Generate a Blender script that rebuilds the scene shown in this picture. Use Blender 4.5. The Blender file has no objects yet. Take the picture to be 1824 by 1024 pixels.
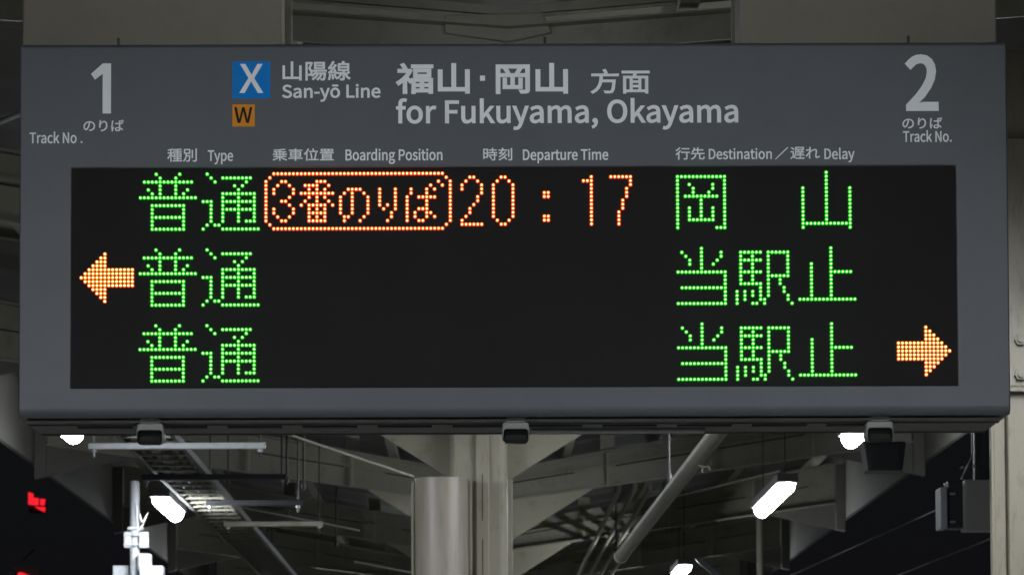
import bpy, bmesh, math, random
from mathutils import Vector, Matrix
from mathutils.geometry import delaunay_2d_cdt

random.seed(7)
S = bpy.context.scene
C = S.collection
PI = math.pi

# ------------------------------------------------------------------ camera, world, exposure
F_PX, PX_W, PX_H = 9380.0, 1824.0, 1024.0          # focal length in photo pixels
EYE = Vector((0.0, 0.0, 1.6))
YAW, PITCH, ROLL = math.atan(66 / F_PX), math.atan(888 / F_PX), 0.0038
fwd = Vector((math.sin(YAW) * math.cos(PITCH), math.cos(YAW) * math.cos(PITCH), math.sin(PITCH)))
r0 = Vector((math.cos(YAW), -math.sin(YAW), 0))
u0 = r0.cross(fwd)
RIGHT = r0 * math.cos(ROLL) - u0 * math.sin(ROLL)
UP = u0 * math.cos(ROLL) + r0 * math.sin(ROLL)
cam = bpy.data.cameras.new('camera')
cam.sensor_width = 36
cam.lens = 36 * F_PX / PX_W
cam.clip_start, cam.clip_end = 0.1, 2000
cam.dof.use_dof = True
cam.dof.focus_distance = 10.1
cam.dof.aperture_fstop = 30
co = bpy.data.objects.new('camera', cam)
C.objects.link(co)
M = Matrix((RIGHT, UP, -fwd)).transposed().to_4x4()
M.translation = EYE
co.matrix_world = M
S.camera = co

w = bpy.data.worlds.new('World')
S.world = w
w.use_nodes = True
nt = w.node_tree
bg = nt.nodes['Background']
sky = nt.nodes.new('ShaderNodeTexSky')
sky.sky_type = 'NISHITA'
sky.sun_disc = False
sky.sun_elevation = math.radians(-8)              # night: the sun is far below the horizon
glow = nt.nodes.new('ShaderNodeMix')              # plus the faint even glow of a town's night sky
glow.data_type = 'RGBA'
glow.blend_type = 'ADD'
glow.inputs[0].default_value = 1.0
glow.inputs[7].default_value = (0.030, 0.037, 0.052, 1)
nt.links.new(sky.outputs[0], glow.inputs[6])
nt.links.new(glow.outputs[2], bg.inputs[0])
bg.inputs[1].default_value = 0.10
S.view_settings.view_transform = 'Standard'
S.view_settings.look = 'None'
S.view_settings.exposure = 0.0
S.view_settings.gamma = 1.0


def P(px, py, Y):
    """the point at depth Y on the sight line of photo pixel (px, py)"""
    d = fwd + RIGHT * ((px - 912) / F_PX) - UP * ((py - 512) / F_PX)
    return EYE + d * ((Y - EYE.y) / d.y)


# ------------------------------------------------------------------ materials
def mat(name, col, rough=0.5, metal=0.0, var=0.0, scale=8.0, dirt=None, dirt_amt=0.0, bump=0.0, spec=0.5, stretch=(1, 1, 1)):
    m = bpy.data.materials.new(name)
    m.use_nodes = True
    t = m.node_tree
    b = t.nodes['Principled BSDF']
    b.inputs['Base Color'].default_value = (*col, 1)
    b.inputs['Roughness'].default_value = rough
    b.inputs['Metallic'].default_value = metal
    b.inputs['Specular IOR Level'].default_value = spec
    if var or dirt:
        tc = t.nodes.new('ShaderNodeTexCoord')
        mp = t.nodes.new('ShaderNodeMapping')
        mp.inputs['Scale'].default_value = stretch
        t.links.new(tc.outputs['Object'], mp.inputs[0])
        n = t.nodes.new('ShaderNodeTexNoise')
        n.inputs['Scale'].default_value = scale
        n.inputs['Detail'].default_value = 6
        t.links.new(mp.outputs[0], n.inputs['Vector'])
        mx = t.nodes.new('ShaderNodeMix')
        mx.data_type = 'RGBA'
        a = [max(0, c * (1 - var)) for c in col]
        z = [min(1, c * (1 + var)) for c in col]
        mx.inputs[6].default_value = (*a, 1)
        mx.inputs[7].default_value = (*z, 1)
        t.links.new(n.outputs[0], mx.inputs[0])
        last = mx.outputs[2]
        if dirt:
            n2 = t.nodes.new('ShaderNodeTexNoise')
            n2.inputs['Scale'].default_value = scale * 2.7
            n2.inputs['Detail'].default_value = 8
            n2.inputs['Roughness'].default_value = 0.7
            t.links.new(mp.outputs[0], n2.inputs['Vector'])
            rp = t.nodes.new('ShaderNodeValToRGB')
            rp.color_ramp.elements[0].position = 0.52
            rp.color_ramp.elements[0].color = (0, 0, 0, 1)
            rp.color_ramp.elements[1].position = 0.72
            rp.color_ramp.elements[1].color = (dirt_amt,) * 3 + (1,)
            t.links.new(n2.outputs[0], rp.inputs[0])
            m2 = t.nodes.new('ShaderNodeMix')
            m2.data_type = 'RGBA'
            t.links.new(rp.outputs[0], m2.inputs[0])
            t.links.new(last, m2.inputs[6])
            m2.inputs[7].default_value = (*dirt, 1)
            last = m2.outputs[2]
        t.links.new(last, b.inputs['Base Color'])
        if bump:
            bp = t.nodes.new('ShaderNodeBump')
            bp.inputs['Strength'].default_value = bump
            bp.inputs['Distance'].default_value = 0.004
            t.links.new(n.outputs[0], bp.inputs['Height'])
            t.links.new(bp.outputs[0], b.inputs['Normal'])
    return m


def emit(name, col, strength, base=(0.02, 0.02, 0.02), sampling='AUTO'):
    m = bpy.data.materials.new(name)
    m.use_nodes = True
    b = m.node_tree.nodes['Principled BSDF']
    b.inputs['Base Color'].default_value = (*base, 1)
    b.inputs['Emission Color'].default_value = (*col, 1)
    b.inputs['Emission Strength'].default_value = strength
    m.cycles.emission_sampling = sampling
    return m


MT = {
    'grey': mat('grey powder coat', (0.082, 0.090, 0.103), 0.45, var=0.13, scale=5, dirt=(0.05, 0.05, 0.05), dirt_amt=0.18, bump=0.03),
    'under': mat('dark grey underside', (0.10, 0.098, 0.09), 0.6, var=0.15, scale=12, dirt=(0.05, 0.04, 0.03), dirt_amt=0.6),
    'slot': mat('dark slot', (0.015, 0.015, 0.015), 0.8),
    'white': mat('white vinyl', (0.90, 0.91, 0.93), 0.5, var=0.04, scale=30, spec=0.3),
    'black': mat('black vinyl', (0.012, 0.01, 0.008), 0.5, spec=0.15),
    'blue': mat('blue vinyl', (0.004, 0.22, 0.66), 0.5, var=0.05, scale=20, spec=0.12),
    'orange': mat('orange vinyl', (0.78, 0.29, 0.022), 0.5, var=0.06, scale=20, spec=0.15),
    'beige': mat('beige paint', (0.34, 0.31, 0.245), 0.5, var=0.12, scale=5, dirt=(0.16, 0.12, 0.08), dirt_amt=0.55, bump=0.05, stretch=(3, 3, 0.8)),
    'pillar': mat('old cream pillar paint', (0.25, 0.22, 0.17), 0.55, var=0.14, scale=5, dirt=(0.10, 0.075, 0.05), dirt_amt=0.6, bump=0.05, stretch=(3, 3, 0.8)),
    'hanger': mat('weathered beige panel', (0.215, 0.19, 0.15), 0.6, var=0.1, scale=4, dirt=(0.17, 0.14, 0.10), dirt_amt=0.4),
    'pipe': mat('grey brown pipe', (0.15, 0.138, 0.115), 0.5, var=0.12, scale=8, dirt=(0.08, 0.06, 0.045), dirt_amt=0.5),
    'haunch': mat('olive haunch paint', (0.28, 0.262, 0.20), 0.55, var=0.14, scale=5, dirt=(0.12, 0.10, 0.07), dirt_amt=0.6),
    'beam': mat('grey green beam paint', (0.215, 0.205, 0.16), 0.55, var=0.14, scale=5, dirt=(0.12, 0.10, 0.07), dirt_amt=0.6),
    'sheet': mat('roof sheet', (0.10, 0.10, 0.088), 0.6, var=0.2, scale=3, dirt=(0.08, 0.07, 0.06), dirt_amt=0.6),
    'steel': mat('satin steel cover', (0.33, 0.288, 0.243), 0.42, metal=0.0, var=0.28, scale=5, dirt=(0.2, 0.14, 0.10), dirt_amt=0.5, stretch=(5, 5, 0.5)),
    'galv': mat('galvanised steel', (0.30, 0.31, 0.32), 0.5, metal=0.2, var=0.18, scale=40),
    'edge': mat('weathered fascia', (0.09, 0.087, 0.075), 0.7, var=0.2, scale=4, dirt=(0.06, 0.05, 0.04), dirt_amt=0.6),
    'lampcase': mat('lamp housing paint', (0.12, 0.12, 0.125), 0.5, var=0.1, scale=20),
    'rod': mat('dark rod', (0.03, 0.028, 0.026), 0.5),
    'dark': mat('dark equipment casing', (0.022, 0.025, 0.03), 0.5, var=0.1, scale=15),
    'box': mat('grey equipment casing', (0.24, 0.235, 0.225), 0.5, var=0.08, scale=15),
    'lens': mat('smoked plastic', (0.008, 0.008, 0.008), 0.12),
    'pole': mat('white painted pole', (0.34, 0.355, 0.38), 0.45, var=0.08, scale=25, dirt=(0.25, 0.2, 0.15), dirt_amt=0.5),
    'cable': mat('white cable', (0.6, 0.58, 0.56), 0.5),
    'wire': mat('contact wire', (0.02, 0.018, 0.017), 0.7, spec=0.1),
    'floor': mat('platform paving', (0.22, 0.215, 0.20), 0.7, var=0.2, scale=2),
    'ballast': mat('track ballast', (0.09, 0.08, 0.07), 0.9, var=0.4, scale=20),
    'yellow': mat('tactile paving', (0.6, 0.42, 0.04), 0.7, var=0.1, scale=6),
    'tube': emit('lamp diffuser', (0.90, 0.96, 1.0), 112.0, (0.8, 0.8, 0.8)),
    'ledg': emit('green die', (0.60, 1.0, 0.40), 2.3, sampling='NONE'),
    'ledg2': emit('green bloom rim', (0.001, 0.66, 0.002), 1.1),  # bloom around each green dot, put into the rim's emission
    'ledg3': emit('green spill wall', (0.002, 1.0, 0.01), 3.5),  # glowing wall added to spill green onto the panel
    'ledo': emit('amber die', (1.0, 0.84, 0.34), 3.0, sampling='NONE'),
    'ledo2': emit('amber bloom upper', (1.0, 0.19, 0.001), 1.5),  # bloom with its yellower upper fringe, put into the rim's emission
    'ledo3': emit('amber bloom lower', (1.0, 0.035, 0.004), 1.4),  # same bloom, redder fringe below the dot
    'ledo4': emit('amber spill wall', (1.0, 0.07, 0.005), 4.0),  # glowing wall added to spill red onto the panel
    'ledy': emit('yellow arrow die', (1.0, 0.92, 0.42), 3.2, sampling='NONE'),
    'ledy2': emit('yellow arrow bloom upper', (1.0, 0.36, 0.002), 1.3),  # bloom of the arrow dots as emission, yellower on top
    'ledy3': emit('yellow arrow bloom lower', (1.0, 0.13, 0.003), 1.3),  # lower half of the arrow bloom, redder fringe
    'red': emit('red lit segment', (1.0, 0.015, 0.03), 1.1),
}


def panel_material():
    """dark display face with a fine grid of unlit lamps"""
    m = mat('display face', (0.020, 0.018, 0.019), 0.6, spec=0.15)
    t = m.node_tree
    b = t.nodes['Principled BSDF']
    n = t.nodes.new('ShaderNodeTexNoise')
    n.inputs['Scale'].default_value = 5
    tc = t.nodes.new('ShaderNodeTexCoord')
    t.links.new(tc.outputs['Object'], n.inputs['Vector'])
    mx = t.nodes.new('ShaderNodeMix')
    mx.data_type = 'RGBA'
    mx.inputs[6].default_value = (0.008, 0.0072, 0.0076, 1)
    mx.inputs[7].default_value = (0.014, 0.012, 0.012, 1)
    t.links.new(n.outputs[0], mx.inputs[0])
    t.links.new(mx.outputs[2], b.inputs['Base Color'])
    return m


MT['face'] = panel_material()


# ------------------------------------------------------------------ mesh helpers
class MB:
    def __init__(self):
        self.v, self.f, self.mi, self.sm = [], [], [], []

    def add(self, vs, fs, mi=0, smooth=False):
        o = len(self.v)
        self.v += [tuple(v) for v in vs]
        for f in fs:
            self.f.append([i + o for i in f])
            self.mi.append(mi)
            self.sm.append(smooth)
        return self

    def box(self, a, b, mi=0):
        x0, y0, z0 = a
        x1, y1, z1 = b
        x0, x1 = min(x0, x1), max(x0, x1)
        y0, y1 = min(y0, y1), max(y0, y1)
        z0, z1 = min(z0, z1), max(z0, z1)
        vs = [(x0, y0, z0), (x1, y0, z0), (x1, y1, z0), (x0, y1, z0), (x0, y0, z1), (x1, y0, z1), (x1, y1, z1), (x0, y1, z1)]
        return self.add(vs, [(3, 2, 1, 0), (4, 5, 6, 7), (0, 1, 5, 4), (1, 2, 6, 5), (2, 3, 7, 6), (3, 0, 4, 7)], mi)

    def prism(self, poly, y0, y1, mi=0):
        """polygon of (x, z) swept along y"""
        n = len(poly)
        vs = [(x, y0, z) for x, z in poly] + [(x, y1, z) for x, z in poly]
        fs = [list(range(n)), list(range(2 * n - 1, n - 1, -1))]
        fs += [((i + 1) % n, i, i + n, (i + 1) % n + n) for i in range(n)]
        return self.add(vs, fs, mi)

    def prism_z(self, poly, z0, z1, mi=0, smooth=False):
        n = len(poly)
        vs = [(x, y, z0) for x, y in poly] + [(x, y, z1) for x, y in poly]
        self.add(vs, [list(range(n - 1, -1, -1)), list(range(n, 2 * n))], mi)
        return self.add(vs, [(i, (i + 1) % n, (i + 1) % n + n, i + n) for i in range(n)], mi, smooth)

    def prism_x(self, poly, x0, x1, mi=0):
        """polygon of (y, z) swept along x"""
        n = len(poly)
        vs = [(x0, y, z) for y, z in poly] + [(x1, y, z) for y, z in poly]
        fs = [list(range(n - 1, -1, -1)), list(range(n, 2 * n))]
        fs += [(i, (i + 1) % n, (i + 1) % n + n, i + n) for i in range(n)]
        return self.add(vs, fs, mi)

    def tube(self, pts, r, seg=10, mi=0, caps=True):
        pts = [Vector(p) for p in pts]
        rings = []
        for i, p in enumerate(pts):
            d = (pts[min(i + 1, len(pts) - 1)] - pts[max(i - 1, 0)]).normalized()
            a = Vector((0, 0, 1)) if abs(d.z) < 0.9 else Vector((1, 0, 0))
            x = d.cross(a).normalized()
            y = d.cross(x)
            rr = r[i] if isinstance(r, (list, tuple)) else r
            rings.append([p + x * (rr * math.cos(2 * PI * k / seg)) + y * (rr * math.sin(2 * PI * k / seg)) for k in range(seg)])
        vs = [v for g in rings for v in g]
        fs = []
        for i in range(len(pts) - 1):
            for k in range(seg):
                fs.append((i * seg + k, i * seg + (k + 1) % seg, (i + 1) * seg + (k + 1) % seg, (i + 1) * seg + k))
        self.add(vs, fs, mi, True)
        if caps:
            self.add(rings[0], [list(range(seg - 1, -1, -1))], mi)
            self.add(rings[-1], [list(range(seg))], mi)
        return self

    def bar(self, p, q, wx, wz, mi=0):
        """square-section bar between two points; wx is its width, wz its height"""
        p, q = Vector(p), Vector(q)
        d = (q - p).normalized()
        a = Vector((0, 0, 1)) if abs(d.z) < 0.95 else Vector((0, 1, 0))
        x = d.cross(a).normalized()
        y = x.cross(d)
        vs = []
        for c in (p, q):
            for sx, sy in ((-1, -1), (1, -1), (1, 1), (-1, 1)):
                vs.append(c + x * (sx * wx / 2) + y * (sy * wz / 2))
        return self.add(vs, [(3, 2, 1, 0), (4, 5, 6, 7), (0, 1, 5, 4), (1, 2, 6, 5), (2, 3, 7, 6), (3, 0, 4, 7)], mi)

    def build(self, name, mats, parent=None, bevel=0.0, seg=2, base=None):
        """base: where the object's own origin stands (top-level meshes)"""
        off = Vector(base) if base is not None else (Vector(parent.location) if parent and parent.type == 'EMPTY' else Vector((0, 0, 0)))
        if parent and parent.type != 'EMPTY':
            off = parent_world(parent)
        me = bpy.data.meshes.new(name)
        me.from_pydata([tuple(Vector(v) - off) for v in self.v], [], self.f)
        for m in (mats if isinstance(mats, (list, tuple)) else [mats]):
            me.materials.append(MT[m])
        for p, i, s in zip(me.polygons, self.mi, self.sm):
            p.material_index = i
            p.use_smooth = s
        bm = bmesh.new()
        bm.from_mesh(me)
        bmesh.ops.recalc_face_normals(bm, faces=bm.faces)
        bm.to_mesh(me)
        bm.free()
        o = bpy.data.objects.new(name, me)
        C.objects.link(o)
        if base is not None:
            o.location = base
        if parent:
            o.parent = parent
        if bevel:
            md = o.modifiers.new('bevel', 'BEVEL')
            md.width = bevel
            md.segments = seg
            md.limit_method = 'ANGLE'
            md.angle_limit = math.radians(40)
        return o


def parent_world(o):
    v = Vector((0, 0, 0))
    while o:
        v += Vector(o.location)
        o = o.parent
    return v


def tag(o, label=None, cat=None, group=None, kind=None):
    for k, val in (('label', label), ('category', cat), ('group', group), ('kind', kind)):
        if val:
            o[k] = val
    return o


def thing(name, label, cat, loc, group=None):
    o = bpy.data.objects.new(name, None)
    o.empty_display_size = 0.1
    C.objects.link(o)
    o.location = loc
    return tag(o, label, cat, group)


def copy_thing(src, delta, label, group=None):
    r = src.copy()
    C.objects.link(r)
    r.location = Vector(src.location) + Vector(delta)
    r['label'] = label
    if group:
        r['group'] = group
    for ch in list(src.children):
        c = ch.copy()
        C.objects.link(c)
        c.parent = r
        for g in list(ch.children):
            d = g.copy()
            C.objects.link(d)
            d.parent = c
    return r


# ------------------------------------------------------------------ lettering outlines: advance, then loops of x,y (1000 to the em)
GLYPHS = {
',': (278, '75,-190 136,-155 182,-107 211,-49 221,19 216,64 201,98 176,119 144,126 96,109 75,62 95,15 142,-2 153,-1 146,-44 126,-81 95,-112 53,-136'),
'-': (347, '46,245 302,245 302,315 46,315'),
'.': (278, '139,-13 186,6 205,56 186,107 139,126 92,107 73,56 92,6'),
'2': (555, '44,0 505,0 505,79 302,79 182,72 300,192 391,308 449,420 470,531 455,620 412,687 345,731 256,746 191,739 135,717 86,683 40,639 93,587 162,648 245,672 305,661 347,631 372,585 380,527 360,428 298,319 194,195 44,54'),
'B': (657, '101,0 334,0 447,13 535,54 592,121 612,215 601,282 570,334 523,370 463,390 463,395 509,419 543,456 563,502 570,554 552,637 500,692 420,723 318,733 101,733|193,422 193,660 306,660 382,654 436,633 468,597 479,542 469,492 438,454 383,430 302,422|193,74 193,350 321,350 407,342 470,318 508,277 521,218 508,154 468,109 406,83 321,74'),
'D': (688, '101,0 288,0 390,11 475,44 542,98 590,170 619,261 629,369 619,477 590,568 541,639 474,691 388,723 284,733 101,733|193,76 193,658 276,658 355,650 420,625 470,583 506,527 527,455 534,369 527,283 506,211 470,153 420,111 355,85 276,76'),
'F': (552, '101,0 193,0 193,329 473,329 473,407 193,407 193,655 523,655 523,733 101,733'),
'L': (543, '101,0 514,0 514,79 193,79 193,733 101,733'),
'N': (723, '101,0 188,0 188,385 184,501 177,614 181,614 260,463 527,0 622,0 622,733 534,733 534,352 538,235 547,120 542,120 463,271 195,733 101,733'),
'O': (742, '371,-13 458,-1 534,34 597,90 644,166 674,259 684,369 674,479 644,571 597,646 534,701 458,735 371,746 284,735 208,701 146,646 98,571 68,479 58,369 68,259 98,166 146,90 208,34 284,-1|371,68 281,89 213,150 169,245 153,369 169,493 213,586 281,645 371,665 461,645 530,586 574,493 589,369 574,245 530,150 461,89'),
'P': (633, '101,0 193,0 193,292 314,292 390,298 456,316 510,347 550,391 575,448 584,518 575,590 550,645 509,686 454,713 387,728 310,733 101,733|193,367 193,658 298,658 383,651 444,628 480,585 492,518 481,450 446,403 386,376 302,367'),
'S': (596, '304,-13 408,3 486,48 536,114 553,195 542,266 510,320 462,360 402,391 298,436 255,455 216,480 187,513 176,559 186,603 213,637 257,658 313,665 405,647 480,597 528,656 434,721 313,746 221,732 148,692 99,630 82,552 96,482 131,429 179,391 231,364 336,318 385,295 424,269 450,235 459,187 449,139 419,101 370,77 305,68 195,93 103,159 48,95 100,50 161,16 229,-5'),
'T': (599, '253,0 346,0 346,655 568,655 568,733 31,733 31,655 253,655'),
'W': (878, '181,0 291,0 400,442 437,609 441,609 477,442 588,0 700,0 851,733 763,733 684,334 644,96 638,96 586,334 484,733 399,733 298,334 246,96 242,96 198,334 121,733 26,733'),
'X': (573, '17,0 115,0 220,198 279,317 283,317 346,198 455,0 557,0 342,374 542,733 445,733 347,546 295,438 291,438 233,546 133,733 31,733 231,379'),
'a': (563, '217,-13 313,10 397,65 400,65 408,0 483,0 483,334 472,426 439,496 381,541 295,557 174,534 82,486 117,423 191,463 280,481 335,470 370,439 387,395 392,344 243,318 139,277 79,219 59,141 71,76 104,27 154,-3|243,61 205,66 175,81 154,107 147,147 160,195 201,233 277,263 392,283 392,132 317,79'),
'c': (510, '306,-13 400,5 482,55 442,117 384,79 314,63 246,78 193,120 158,186 146,271 159,357 194,423 249,465 317,480 375,467 425,433 471,493 405,538 313,557 245,549 183,523 130,482 89,426 62,355 52,271 61,188 86,117 125,62 176,21 237,-4'),
'd': (620, '277,-13 368,10 442,64 445,64 453,0 528,0 528,796 436,796 436,587 441,494 371,540 288,557 199,537 124,480 72,390 53,271 69,150 114,61 185,6|297,64 234,78 186,119 157,184 147,272 159,357 193,423 243,465 304,480 370,467 436,423 436,138 369,82'),
'e': (554, '312,-13 411,3 490,42 458,103 395,71 322,60 251,73 196,112 158,171 142,250 508,250 512,302 498,407 456,488 388,539 295,557 234,548 177,522 127,481 87,424 61,354 52,271 61,188 87,118 128,62 180,21 242,-4|141,315 159,387 194,440 242,473 297,484 354,473 397,441 423,388 432,315'),
'f': (325, '33,469 107,469 107,0 198,0 198,469 313,469 313,543 198,543 198,629 203,675 217,709 241,729 275,736 305,733 336,721 356,792 314,805 265,809 195,797 146,761 117,705 107,630 107,543 33,538'),
'g': (564, '275,-250 389,-235 476,-194 531,-134 550,-62 538,-4 503,36 443,60 361,67 254,67 208,71 179,84 164,102 159,126 169,163 194,191 233,177 274,172 352,185 416,223 458,283 473,361 461,425 429,473 540,473 540,543 351,543 317,553 274,557 196,544 132,505 87,444 71,363 93,276 142,217 142,213 101,172 82,112 96,58 131,23 131,18 72,-38 51,-105 67,-167 114,-212 184,-241|274,234 230,243 193,269 168,310 159,363 168,417 193,457 230,482 274,490 320,482 356,457 381,417 390,363 381,310 356,269 319,243|288,-187 222,-180 172,-161 142,-131 131,-92 144,-45 186,0 256,-8 350,-8 398,-12 432,-23 453,-45 460,-77 448,-118 414,-153 359,-178'),
'i': (275, '92,0 184,0 184,543 92,543|138,655 182,672 199,716 182,759 138,775 95,759 78,716 95,672'),
'k': (552, '92,0 182,0 182,143 284,262 443,0 542,0 337,324 518,543 416,543 186,257 182,257 182,796 92,796'),
'l': (284, '188,-13 219,-11 241,-5 228,65 209,63 191,72 184,102 184,796 92,796 92,108 97,57 115,19 144,-5'),
'm': (926, '92,0 184,0 184,394 255,457 320,477 365,469 397,443 415,398 421,332 421,0 512,0 512,394 584,457 649,477 694,469 726,443 744,398 750,332 750,0 841,0 841,344 831,436 801,502 750,543 677,557 583,528 497,453 476,496 445,529 403,550 347,557 256,530 178,464 167,543 92,543'),
'n': (610, '92,0 184,0 184,394 257,456 332,477 379,469 411,443 429,398 435,332 435,0 526,0 526,344 516,436 486,502 434,543 360,557 260,530 178,464 167,543 92,543'),
'o': (606, '303,-13 368,-4 427,21 479,62 519,117 545,188 554,271 545,355 519,426 479,482 427,523 368,549 303,557 238,549 179,523 128,482 88,426 61,355 52,271 61,188 88,117 128,62 179,21 238,-4|303,63 239,78 189,120 157,186 146,271 157,357 189,423 239,465 303,480 367,465 417,423 450,357 461,271 450,186 417,120 367,78'),
'p': (620, '92,-229 184,-229 184,-45 181,50 256,3 331,-13 392,-4 447,22 496,64 534,121 558,194 567,280 553,394 512,482 444,538 351,557 259,534 178,480 167,543 92,543|316,64 255,76 184,120 184,406 259,461 328,480 395,466 439,425 464,362 472,279 460,189 428,121 378,79'),
'r': (388, '92,0 184,0 184,349 214,408 249,447 285,468 320,475 348,473 373,466 390,545 364,555 332,557 288,549 247,527 210,491 178,444 167,543 92,543'),
's': (468, '234,-13 319,0 381,35 418,86 431,148 416,213 378,258 325,289 266,313 222,330 185,350 159,374 149,407 155,438 174,463 205,480 250,486 316,472 373,438 417,495 343,539 249,557 170,545 111,512 75,464 62,403 76,343 113,300 163,269 220,246 265,228 305,207 333,179 344,143 338,110 318,83 284,65 237,58 150,76 76,123 32,62 123,8'),
't': (377, '262,-13 314,-7 363,7 345,76 315,66 283,61 243,68 217,88 203,121 199,165 199,469 347,469 347,543 199,543 199,696 123,696 113,543 27,538 27,469 108,469 108,168 116,94 142,37 189,0'),
'u': (607, '251,-13 303,-6 349,14 391,45 430,85 433,85 440,0 516,0 516,543 425,543 425,158 353,88 278,66 232,74 200,100 182,145 176,210 176,543 84,543 84,199 94,107 124,41 176,1'),
'y': (521, '101,-234 173,-220 229,-180 272,-120 304,-46 508,543 419,543 321,242 277,88 272,88 218,242 108,543 13,543 231,-1 219,-42 199,-89 172,-126 139,-150 97,-159 55,-150 37,-223 66,-231'),
'ō': (606, '303,-13 368,-4 427,21 479,62 519,117 545,188 554,271 545,355 519,426 479,482 427,523 368,549 303,557 238,549 179,523 128,482 88,426 61,355 52,271 61,188 88,117 128,62 179,21 238,-4|303,63 239,78 189,120 157,186 146,271 157,357 189,423 239,465 303,480 367,465 417,423 450,357 461,271 450,186 417,120 367,78|156,671 451,671 451,736 156,736'),
'の': (1000, '476,642 453,504 420,372 382,264 343,191 305,149 269,136 234,147 201,180 176,236 166,318 176,388 204,457 249,522 310,578 387,619|559,644 638,628 704,596 757,550 795,492 818,426 826,353 805,238 747,150 666,90 572,56 486,43 533,-31 643,-7 736,35 810,92 864,165 897,251 908,350 896,448 861,536 805,610 729,668 635,705 525,718 408,703 303,661 215,596 147,513 103,417 88,311 103,200 144,116 201,63 266,44 333,64 394,122 450,220 499,355 535,499'),
'ば': (1000, '231,753 143,761 137,689 110,504 91,269 103,87 129,-48 199,-43 196,-8 200,37 231,140 272,258 231,290 174,143 166,213 164,283 182,491 214,686|811,792 762,777 819,635 870,653|911,823 862,807 894,740 921,667 972,685|652,174 653,140 648,95 630,60 597,39 544,31 495,36 456,51 431,75 422,109 432,142 458,168 498,184 549,190 602,186|725,760 635,760 639,698 639,574 544,572 375,580 375,505 543,499 639,501 649,243 556,252 469,240 405,208 365,161 351,102 365,41 404,-4 469,-33 558,-43 642,-29 695,8 723,60 731,120 731,140 807,89 882,24 925,91 838,161 728,220 716,505 889,524 889,601 716,578 718,699'),
'り': (1000, '339,789 251,792 243,706 223,550 212,383 216,293 223,224 300,230 296,296 298,353 325,457 382,559 461,636 551,666 620,646 670,589 700,503 710,394 697,282 658,193 598,126 520,77 427,43 323,22 370,-50 488,-21 590,24 674,85 738,166 778,269 792,395 785,493 763,577 728,645 682,696 627,727 564,738 474,717 396,663 334,590 292,511 310,649'),
'れ': (1000, '293,720 288,625 144,608 79,607 87,525 283,552 276,453 167,298 54,149 105,80 268,316 267,277 264,21 261,-38 348,-38 343,23 339,143 339,264 342,382 416,454 493,515 569,558 636,574 670,570 696,555 712,529 717,492 698,310 679,119 687,64 710,25 745,1 790,-7 888,15 974,76 961,162 885,100 810,79 771,97 758,140 777,328 795,514 787,569 761,612 717,639 656,648 576,632 494,591 415,536 348,479 353,537 398,607 369,642 363,640 383,791 289,794'),
'乗': (1000, '460,380 460,267 316,267 316,380|460,446 316,446 316,556 460,556|535,380 684,380 684,267 535,267|535,446 535,556 684,556 684,446|808,826 493,781 116,758 127,727 133,694 460,711 460,622 110,622 110,556 243,556 243,446 57,446 57,380 243,380 243,267 98,267 98,201 402,201 235,87 40,8 69,-22 92,-55 288,36 460,164 460,-80 535,-80 535,164 709,32 906,-60 931,-25 960,7 763,86 594,201 911,201 911,267 757,267 757,380 945,380 945,446 757,446 757,556 898,556 898,622 535,622 535,718 709,738 859,765'),
'位': (1000, '369,658 369,585 914,585 914,658|435,509 477,282 503,80 577,102 549,299 503,525|570,828 598,746 617,669 692,691 670,767 641,847|326,34 326,-38 955,-38 955,34 748,34 805,269 853,519 774,532 734,277 678,34|286,836 178,616 38,437 81,363 131,420 180,484 180,-78 255,-78 255,601 310,706 357,815'),
'先': (1000, '462,840 462,684 285,684 322,801 246,817 191,648 102,494 167,459 215,530 256,612 462,612 462,410 61,410 61,337 322,337 311,258 291,185 258,120 209,64 140,16 47,-22 74,-52 95,-85 195,-40 271,16 325,82 362,158 386,243 400,337 591,337 591,43 596,-9 613,-42 648,-59 703,-64 844,-64 895,-56 927,-26 945,33 954,127 918,140 885,158 881,80 874,34 861,13 838,8 711,8 674,14 666,43 666,337 940,337 940,410 538,410 538,612 868,612 868,684 538,684 538,840'),
'別': (1000, '593,720 593,165 666,165 666,720|838,821 838,20 832,0 812,-6 659,-5 687,-81 800,-79 868,-67 902,-38 913,20 913,821|164,727 419,727 419,534 164,534|95,794 95,466 205,466 193,327 166,191 115,67 33,-31 62,-54 86,-82 155,-7 205,82 239,183 260,291 426,291 409,77 388,-3 374,-12 353,-14 239,-9 253,-42 260,-76 383,-76 420,-68 448,-47 478,58 497,327 498,358 269,358 278,466 491,466 491,794'),
'刻': (1000, '851,828 851,17 846,-1 827,-6 691,-5 707,-41 716,-77 820,-75 882,-64 915,-37 925,17 925,828|672,725 672,167 743,167 743,725|460,578 400,480 196,472 270,556 338,647 600,647 600,716 393,716 367,780 327,845 258,826 289,772 312,716 54,716 54,647 251,647 186,558 140,504 110,477 82,463 106,393 161,404 347,416 217,297 66,206 113,146 236,223 349,318 448,430 528,556|526,388 439,262 328,151 200,58 59,-15 107,-78 260,11 401,122 488,39 556,-35 611,15 538,89 449,169 528,261 594,361'),
'山': (1000, '108,632 108,-2 816,-2 816,-76 893,-76 893,633 816,633 816,74 538,74 538,829 460,829 460,74 185,74 185,632'),
'岡': (1000, '282,675 324,594 356,518 420,543 388,616 345,696|89,787 89,-80 162,-80 162,716 843,716 843,17 838,-1 820,-6 687,-6 702,-38 712,-70 815,-69 876,-58 908,-33 917,16 917,787|266,374 266,74 733,74 733,374 666,374 666,139 531,139 531,449 802,449 802,512 630,512 723,680 649,699 608,605 558,512 210,512 210,449 462,449 462,139 331,139 331,374'),
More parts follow.
